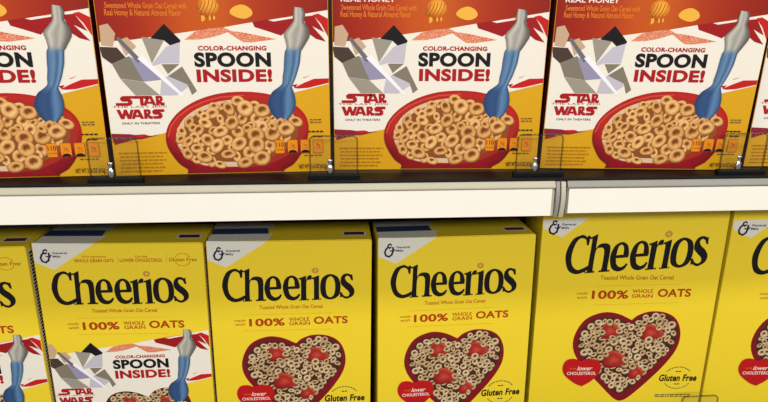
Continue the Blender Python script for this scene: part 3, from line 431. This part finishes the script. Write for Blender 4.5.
def banner(parent, W, T, lay0):
    p = Print(W)
    def add(poly, col, lay):
        q = clip_poly([apply2(T, a) for a in poly], W*1000-.8)
        if len(q) > 2: p.poly([q], col, lay)
    wp = AU['white']
    add(wp, 'white', lay0)
    for i, (col, poly) in enumerate(AU['shards']): add(poly, col, lay0+.6+.05*i)
    p.build('banner_print', parent)
    p = Print(W)
    for i, (col, poly) in enumerate(AU['standin']):
        q = clip_poly([apply2(T, a) for a in poly], W*1000-.8)
        if len(q) > 2: p.poly([q], col, lay0+1.4+.05*i)
    p.build('abstract_shard_picture', parent)
    p = Print(W, T)
    for t in AU['text']: p.text(t, lay0+2.4)
    p.build('slogan_lettering', parent)
    p = Print(W, T)
    for loops in AU['film']['letters']: p.poly([fatten(l, .22 if i == 0 else -.15) for i, l in enumerate(loops)], 'red', lay0+2.4)
    for t in AU['film']['thin']: p.text(t, lay0+2.4)
    p.build('film_lettering', parent)

def spoon_picture(parent, W, T, lay):
    p = Print(W, T); S = AU['spoon']
    # soft printed edge behind the spoon
    grey = [(0, (120, 116, 108)), (.2, (196, 192, 180)), (.45, (150, 148, 140)), (.62, (186, 184, 176)), (.85, (110, 106, 100)), (1, (86, 84, 84))]
    blue = [(0, (60, 84, 118)), (.15, (84, 116, 154)), (.4, (98, 134, 170)), (.6, (66, 98, 138)), (.8, (112, 148, 182)), (1, (48, 68, 98))]
    bowl = [(0, (40, 62, 100)), (.25, (52, 82, 128)), (.5, (48, 76, 122)), (.72, (92, 130, 172)), (.86, (76, 112, 156)), (1, (44, 64, 98))]
    def ramp(r, t):
        for (a, ca), (b, cb) in zip(r, r[1:]):
            if t <= b: return mixc(ca, cb, (t-a)/(b-a))
        return r[-1][1]
    N = 10; pts = []; cols = []; faces = []
    L = [s[0] for s in S]; Rr = [s[1] for s in S]; K = [s[2] for s in S]; n = len(S)
    def side(Q, i, t):
        a, b, c, d = Q[max(i-1, 0)], Q[i], Q[i+1], Q[min(i+2, n-1)]
        return [.5*(2*b[j]+(c[j]-a[j])*t+(2*a[j]-5*b[j]+4*c[j]-d[j])*t*t+(3*b[j]-a[j]-3*c[j]+d[j])*t**3) for j in (0, 1)]
    rows = []
    for i in range(n-1):
        for k in range(3):
            t = k/3; rows.append((side(L, i, t), side(Rr, i, t), i+t))
    rows.append((L[-1], Rr[-1], n-1.0))
    for a, b, q in rows:
        for j in range(N+1):
            t = j/N; pts.append((a[0]+(b[0]-a[0])*t, a[1]+(b[1]-a[1])*t))
            c1 = ramp(grey, t); c2 = ramp(blue, t); c3 = ramp(bowl, t)
            c = mixc(c1, c2, (q-5.6)/1.6) if q < 9 else mixc(c2, c3, (q-11.0)/2)
            if q < 3: c = mixc(c, (205, 200, 190), .25*(1 if j in (3, 4) else 0))
            cols.append(c)
    for r in range(len(rows)-1):
        for j in range(N): a = r*(N+1)+j; faces.append((a, a+N+1, a+N+2, a+1))
    p.pic(pts, faces, cols, lay); p.build('spoon_picture', parent)

def nutty_bowl(parent, W):
    p = Print(W); rnd = random.Random(11)
    O = cr(AU['bowl_out'], 3); I = cr(AU['bowl_in'], 3)
    p.poly([O], 'bowl_red', 5)
    cu = sum(q[0] for q in AU['bowl_in'])/len(AU['bowl_in']); cv = sum(q[1] for q in AU['bowl_in'])/len(AU['bowl_in'])
    low = [q for q in O if q[1] < cv+2]; low.sort(key=lambda q: q[0])
    # lower part of the bowl printed darker
    pts = []; cols = []; n = len(O)
    for q in O: pts.append(q); cols.append(mixc((170, 28, 28), (112, 14, 26), (cv+8-q[1])/34))
    for q in O: pts.append((q[0]+(cu-q[0])*.09, q[1]+(cv-q[1])*.09)); cols.append(mixc((184, 40, 34), (132, 18, 28), (cv+4-q[1])/30))
    for q in O: pts.append((q[0]+(cu-q[0])*.3, q[1]+(cv-q[1])*.3)); cols.append(mixc((170, 26, 30), (146, 22, 32), (cv-q[1])/30))
    f = [(j*n+i, j*n+(i+1) % n, (j+1)*n+(i+1) % n, (j+1)*n+i) for j in (0, 1) for i in range(n)]
    def ccw(fc):
        a, b, c = [pts[i] for i in fc[:3]]; return (b[0]-a[0])*(c[1]-a[1])-(b[1]-a[1])*(c[0]-a[0]) > 0
    p.pic(pts, [q if ccw(q) else q[::-1] for q in f], cols, 5.2)
    p.stroke(AU['lip'], 1.1, 'bowl_lip', 5.5)
    p.poly([I], 'bowl_inside', 6)
    p.poly([[(q[0]+(cu-q[0])*(.02 if q[0] < cu else .02+.16*(q[0]-cu)/60), q[1]+(cv-q[1])*(.03 if q[0] < cu else .03+.3*(q[0]-cu)/60)) for q in I]], 'milk', 6.3)
    J = [(q[0]+(cu+4-q[0])*.10, q[1]+(cv+1-q[1])*.16) for q in I]
    p.poly([J], 'crumb', 6.6)
    Rg = AU['rings']
    order = sorted(range(len(Rg)), key=lambda i: -Rg[i][1]+(30 if Rg[i][2] < 7 else 0)*-1)
    order = sorted(range(len(Rg)), key=lambda i: (Rg[i][2] > 7.4, -Rg[i][1]))
    for n_, i in enumerate(order):
        u, v, r = Rg[i]
        ring_pic(p, u, v, r*1.02, 7+n_*.02, rnd, HL[0], HL[1], HL[2], HL[3], 18)
    p.build('bowl_picture', parent)
    return 7+len(order)*.02

def make_honey_box():
    W, D, H = .215, .062, .325
    t = thing('cereal_box', '', 'cereal box'); carton(t, W, D, H, M_AMB, M_SIDE)
    # header: printed blend from dark red to orange and back
    p = Print(W); stops = [(0, (150, 30, 20)), (40, (176, 48, 22)), (80, (204, 86, 26)), (112, (206, 94, 28)), (142, (184, 62, 24)), (176, (166, 42, 22)), (215, (146, 32, 20))]
    def ramp(u):
        for (a, ca), (b, cb) in zip(stops, stops[1:]):
            if u <= b: return mixc(ca, cb, (u-a)/(b-a))
        return stops[-1][1]
    nx, nz = 24, 6; pts = []; cols = []; faces = []
    for j in range(nz+1):
        for i in range(nx+1):
            u = .8+(W*1000-1.6)*i/nx; lo_ = 128+ (u/215)*22; v = lo_+(H*1000-1.5-lo_)*j/nz
            pts.append((u, v)); cols.append(mixc(ramp(u), (0, 0, 0), .06))
    for j in range(nz):
        for i in range(nx): a = j*(nx+1)+i; faces.append((a, a+1, a+nx+2, a+nx+1))
    p.pic(pts, faces, cols, 1); p.build('header_print', t)
    p = Print(W)
    for q in AU['head']: p.text(q, 2)
    p.build('header_lettering', t)
    T = [[1.0, 0, 12], [0, 1.0, 0-AL['glyphs']['C'][0][0][1]+228]]
    brand(t, W, T)
    # honey dipper head with its drips
    p = Print(W); u, v = AU['dipper']; r = AU['dipper_r']; n = 20
    pts = [(u, v)]; cols = [(236, 160, 50)]
    for q, c0, c1 in ((.6, (240, 168, 60), (206, 110, 24)), (1, (222, 130, 34), (150, 66, 16))):
        for i in range(n):
            a = 2*math.pi*i/n; pts.append((u+math.cos(a)*r*q, v+math.sin(a)*r*q*.92)); cols.append(mixc(c0, c1, .5-.5*math.sin(a+.5)))
    p.pic(pts, [(0, 1+i, 1+(i+1) % n) for i in range(n)]+[(1+i, 1+n+i, 1+n+(i+1) % n, 1+(i+1) % n) for i in range(n)], cols, 2)
    for k in range(-2, 3):
        p.stroke([(u+k*3.4-3.4+a*.8-.1*(a-4)**2, v-r*.8+a*r*.2*(1-.05*abs(k))) for a in range(1, 8)], .7, 'honey_dark', 2.4)
        p.stroke([(u+k*3.4-2.4+a*.8-.1*(a-4)**2, v-r*.72+a*r*.2*(1-.05*abs(k))) for a in range(1, 7)], .6, 'honey_light', 2.4)
    for dx, l in ((-6, 3.5), (-4.5, 2.5), (1, 2.2), (5, 1.6)):
        p.poly([cr([(u+dx-.6, v-r*.8), (u+dx+.6, v-r*.8), (u+dx+.8, v-r*.9-l), (u+dx, v-r*.9-l-1), (u+dx-.8, v-r*.9-l)], 3)], 'honey_light', 2.2)
    p.build('honey_dipper_picture', t)
    p = Print(W); p.poly([cr(AU['drop'], 4)], 'honey_light', 2); p.build('honey_splash_picture', t)
    banner(t, W, None, 2.6)
    top = nutty_bowl(t, W)
    spoon_picture(t, W, None, top+.3)
    # a few rings sit over the spoon's tip
    p = Print(W); rnd = random.Random(4)
    for n_, (u, v, r) in enumerate(sorted([q for q in AU['rings'] if math.hypot(q[0]-AU['spoon'][-1][0][0]-5, q[1]-AU['spoon'][-1][0][1]) < 17 and q[1] < AU['spoon'][-1][0][1]-2.5], key=lambda q: -q[1])):
        ring_pic(p, u, v, r*1.02, top+.6+n_*.03, rnd, HL[0], HL[1], HL[2], HL[3], 18)
    p.build('ring_pile_picture', t)
    top += 1
    p = Print(W)
    for k, (u0, v0, u1, v1) in enumerate(AU['badges']):
        def rr(d): return cr([(u0+d+1.2, v0+d), (u1-d-1.2, v0+d), (u1-d, v0+d+1.2), (u1-d, v1-d-1.2), (u1-d-1.2, v1-d), (u0+d+1.2, v1-d), (u0+d, v1-d-1.2), (u0+d, v0+d+1.2)], 2)
        p.poly([rr(0)], 'badge_line', top); p.poly([rr(.4)], 'badge' if k < 3 else 'honey', top+.1)
        if k in (1, 2):
            c = (u0+u1)/2; p.poly([[(c+math.cos(math.radians(a))*4.6, v0+.3+math.sin(math.radians(a))*3.2) for a in range(0, 181, 20)]], 'ink', top+.2)
        if k: 
            p.text([('', '2g', '190mg', '9g')[k], (u0+u1)/2-2.2, v0+7.2, (u0+u1)/2+2.2, v0+10, 'rust' if k != 2 else 'badge_line', .01, 0], top+.25)
            p.text([('', 'SAT FAT', 'SODIUM', 'SUGARS')[k], u0+2, v0+4.4, u1-2, v0+6, 'badge_line', 0, 0], top+.25)
    for q in AU['btext']: p.text(q, top+.3)
    p.build('nutrition_badges', t)
    p = Print(W); rnd = random.Random(8)
    def dashes(q, col):
        u = q[0]
        while u < q[2]-1:
            l = rnd.uniform(2, 6); p.poly([[(u, q[1]), (min(u+l, q[2]), q[1]), (min(u+l, q[2]), q[3]), (u, q[3])]], col, top); u += l+1
    for q in AU['lines']: dashes([q[0], q[1], q[2], q[1]+1.1], 'amber_line')
    p.build('ingredient_print', t); p = Print(W)
    for q in AU['dash']: dashes([q[0], q[1], q[2], q[1]+.9], 'umber')
    for q in AU['dashb']: dashes([q[0], q[1], q[2], q[1]+1.4], 'ink')
    p.build('small_print', t)
    p = Print(W); p.text(AU['net'], top); p.build('net_weight_lettering', t)
    return t

def make_yellow_box(banner_kind=False):
    W, D, H = .19, .070, .285
    t = thing('cereal_box', '', 'cereal box'); carton(t, W, D, H, M_YEL)
    brand(t, W, None); corner_logo(t, W, D, H, AL['corner']); claims(t, W, AL)
    if not banner_kind:
        heart_bowl(t, W, ART['M2L']); red_heart(t, W, [[.9235, 0, -14.1+1.5], [0, .9235, -4.6-5.5]]); seal(t, W, AL['gf'])
    else:
        p = Print(W)
        for q in AL['row']: p.text(q, 2)
        for a, b in AL['rowdiv']: p.stroke([a, b], .3, 'rule', 2)
        cx, cy = AL['rowcirc']; arc_dashes(p, cx, cy, 8.5, 155, 25, 14, .8, 'rust', 2); arc_dashes(p, cx, cy, 8.5, 205, 335, 14, .8, 'rust', 2)
        p.build('claim_row_lettering', t)
        banner(t, W, ART['U2G'], 2.6); heart_bowl(t, W, ART['M2G']); spoon_picture(t, W, ART['U2G'], 8.6)
    side_panel(t, W, D, H)
    return t

def make_tall_box():
    W, D, H = .225, .078, .318
    t = thing('cereal_box', '', 'cereal box'); carton(t, W, D, H, M_YEL)
    brand(t, W, ART['L2M']); corner_logo(t, W, D, H, AM['corner'], [[1.05, 0, AM['corner'][0][0]+7.0], [0, 1.05, 0]]) if False else None
    return t, W, D, H

def finish_tall(t, W, D, H):
    cl = Print(W)
    lg = AL['logo'][0][0][0]; k = 1.08
    corner_logo(t, W, D, H, AM['corner'], [[k, 0, 17.5-k*lg[0]], [0, k, 300.0-k*lg[1]]])
    claims(t, W, AM); heart_bowl(t, W, None); red_heart(t, W, None); seal(t, W, AM['gf']); side_panel(t, W, D, H)

def put(o, key, shelf_z, W, D, label, group):
    X, Y, yaw, roll, lean = POSE[key]
    y, r, l = math.radians(yaw), math.radians(roll), math.radians(lean)
    lift = abs(math.sin(r))*W/2+max(0, math.sin(-l))*D+.0002
    o.rotation_mode = 'XYZ'
    Mx = Matrix.Rotation(y, 4, 'Z') @ Matrix.Rotation(l, 4, 'X') @ Matrix.Rotation(-r, 4, 'Y')
    o.location = (X, Y, shelf_z+lift); o.rotation_euler = Mx.to_euler('XYZ')
    o['label'] = label; o['group'] = group; o['category'] = 'cereal box'
def dup(root):
    r = root.copy(); COL.objects.link(r)
    for ch in list(root.children):
        c = ch.copy(); COL.objects.link(c); c.parent = r
        for g in list(ch.children):
            d = g.copy(); COL.objects.link(d); d.parent = c
    return r

GU = 'honey oat cereal boxes on the upper shelf'
proto = make_honey_box()
for i, (k, lab) in enumerate((
    ('A', 'red and amber honey cereal box cut by the left edge of the upper row'),
    ('B', 'red and amber honey cereal box second from left on the upper shelf'),
    ('C', 'middle red and amber honey cereal box of the upper row, left of strip seam'),
    ('D', 'red and amber honey cereal box just right of the strip seam, upper shelf'),
    ('E', 'red and amber honey cereal box mostly hidden at the right edge of the upper row'))):
    o = proto if i == 0 else dup(proto)
    put(o, k, TOP_SHELF, .215, .062, lab, GU)
GL = 'yellow oat cereal boxes on the lower shelf'
pb = make_yellow_box(True)
for i, (k, lab) in enumerate((
    ('F', 'yellow cereal box with spoon banner cut by the left edge of the lower row'),
    ('G', 'yellow cereal box whose full spoon banner and white panel show, second on the lower shelf'))):
    o = pb if i == 0 else dup(pb)
    put(o, k, LOW_SHELF, .19, .070, lab, GL)
ph = make_yellow_box(False)
for i, (k, lab) in enumerate((
    ('H', 'yellow cereal box with heart bowl standing beside the spoon banner box'),
    ('I', 'yellow heart bowl cereal box leaning back, just left of the taller yellow boxes'))):
    o = ph if i == 0 else dup(ph)
    put(o, k, LOW_SHELF, .19, .070, lab, GL)
pt_, W_, D_, H_ = make_tall_box(); finish_tall(pt_, W_, D_, H_)
for i, (k, lab) in enumerate((
    ('J', 'taller yellow cereal box with complete heart bowl, top touching the shelf shadow'),
    ('K', 'taller yellow cereal box cut by the right edge of the lower row'))):
    o = pt_ if i == 0 else dup(pt_)
    put(o, k, LOW_SHELF, .225, .078, lab, GL)

# --- clear shelf dividers with a black foot and a bright clip
def divider(x, y, z, h, label, clip_dx=-.004):
    t = thing('shelf_divider', label, 'shelf divider', (x, y, z), None, 'clear shelf dividers')
    import bmesh
    a = .0235; r = .005; n = 5; out = [(-a, .004), (a, .004)]
    for k in range(n+1): q = math.pi/2*k/n; out.append((a-r+r*math.cos(q), h-r+r*math.sin(q)))
    for k in range(n+1): q = math.pi/2*k/n; out.append((-a+r-r*math.sin(q), h-r+r*math.cos(q)))
    def slab(o_, y0, y1):
        m = MB(); N = len(o_); p = [(x_, y0, z_) for x_, z_ in o_]+[(x_, y1, z_) for x_, z_ in o_]
        m.tris(p, [tuple(range(N)), tuple(range(2*N-1, N-1, -1))]+[(i, N+i, N+(i+1) % N, (i+1) % N) for i in range(N)], M_CLEAR); return m
    slab(out, -.0009, .0009).build('clear_panel', t)
    # thick rolled rim round the panel
    cu = MB(); rim = out[1:]+[out[0]]; k = 6
    pts = []; faces = []
    for i, (px, pz) in enumerate(rim):
        a_ = rim[max(i-1, 0)]; b_ = rim[min(i+1, len(rim)-1)]; d = Vector((b_[0]-a_[0], 0, b_[1]-a_[1])).normalized(); nrm = Vector((d.z, 0, -d.x))
        for j in range(k):
            q = 2*math.pi*j/k; v = Vector((px, 0, pz))+nrm*math.cos(q)*.0009+Vector((0, 1, 0))*math.sin(q)*.0016; pts.append(tuple(v))
    for i in range(len(rim)-1):
        for j in range(k): a_ = i*k+j; b_ = i*k+(j+1) % k; faces.append((a_, b_, b_+k, a_+k))
    cu.tris(pts, faces, M_RIM); cu.build('rolled_rim', t, True)
    f = MB(); f.sweep([(-.004, 0), (.003, 0), (.003, .0045), (-.0025, .0045), (-.004, .003)], -.026, .026, M_BLACK); f.build('foot', t)
    c = MB(); n = 10; pts = []; faces = []
    for z_, r_ in ((.0045, .0024), (.006, .0032), (.012, .003), (.013, .0018), (.0165, .0018), (.0175, .0028), (.019, .0026), (.0195, .001)):
        for j in range(n): q = 2*math.pi*j/n; pts.append((clip_dx+math.cos(q)*r_, -.0012+math.sin(q)*r_*.5, z_))
    for i in range(7):
        for j in range(n): a_ = i*n+j; b_ = i*n+(j+1) % n; faces.append((a_, b_, b_+n, a_+n))
    faces.append(tuple(range(7*n, 8*n)))
    c.tris(pts, faces, M_CHROME); c.build('metal_clip', t, True)
    return t
divider(-.2140, .6000, TOP_SHELF, .0425, 'clear plastic divider front between the two leftmost honey cereal boxes')
divider(-.0030, .6040, TOP_SHELF, .0425, 'clear plastic divider front between the second and middle honey cereal boxes')
divider(.2060, .6040, TOP_SHELF, .0425, 'clear plastic divider front just above the price strip seam')
divider(.4230, .6020, TOP_SHELF, .0425, 'clear plastic divider front at the right end of the upper shelf')
divider(.4560, .6450, LOW_SHELF, .0770, 'clear plastic divider top between the two taller yellow boxes')

PART = dict(spoon_picture='blue spoon picture with a pale grey handle', bowl_picture='red bowl picture heaped with toasted oat rings', heart_bowl_picture='dark red heart shaped bowl picture with oat rings and strawberries',
 brand_lettering='black serif brand lettering', red_heart_badge='small red heart badge with white lettering', slogan_lettering='black and red slogan lettering', film_lettering='red film title lettering', top_label='small maroon label on the top',
 corner_patch='white corner patch with a blue stripe', nutrition_badges='row of orange nutrition badges', honey_dipper_picture='golden honey dipper picture', side_panel_print='white side panel with black print')
for o in list(bpy.data.objects):
    k = o.name.split('.')[0]
    if o.parent and k in PART: o['label'] = PART[k]
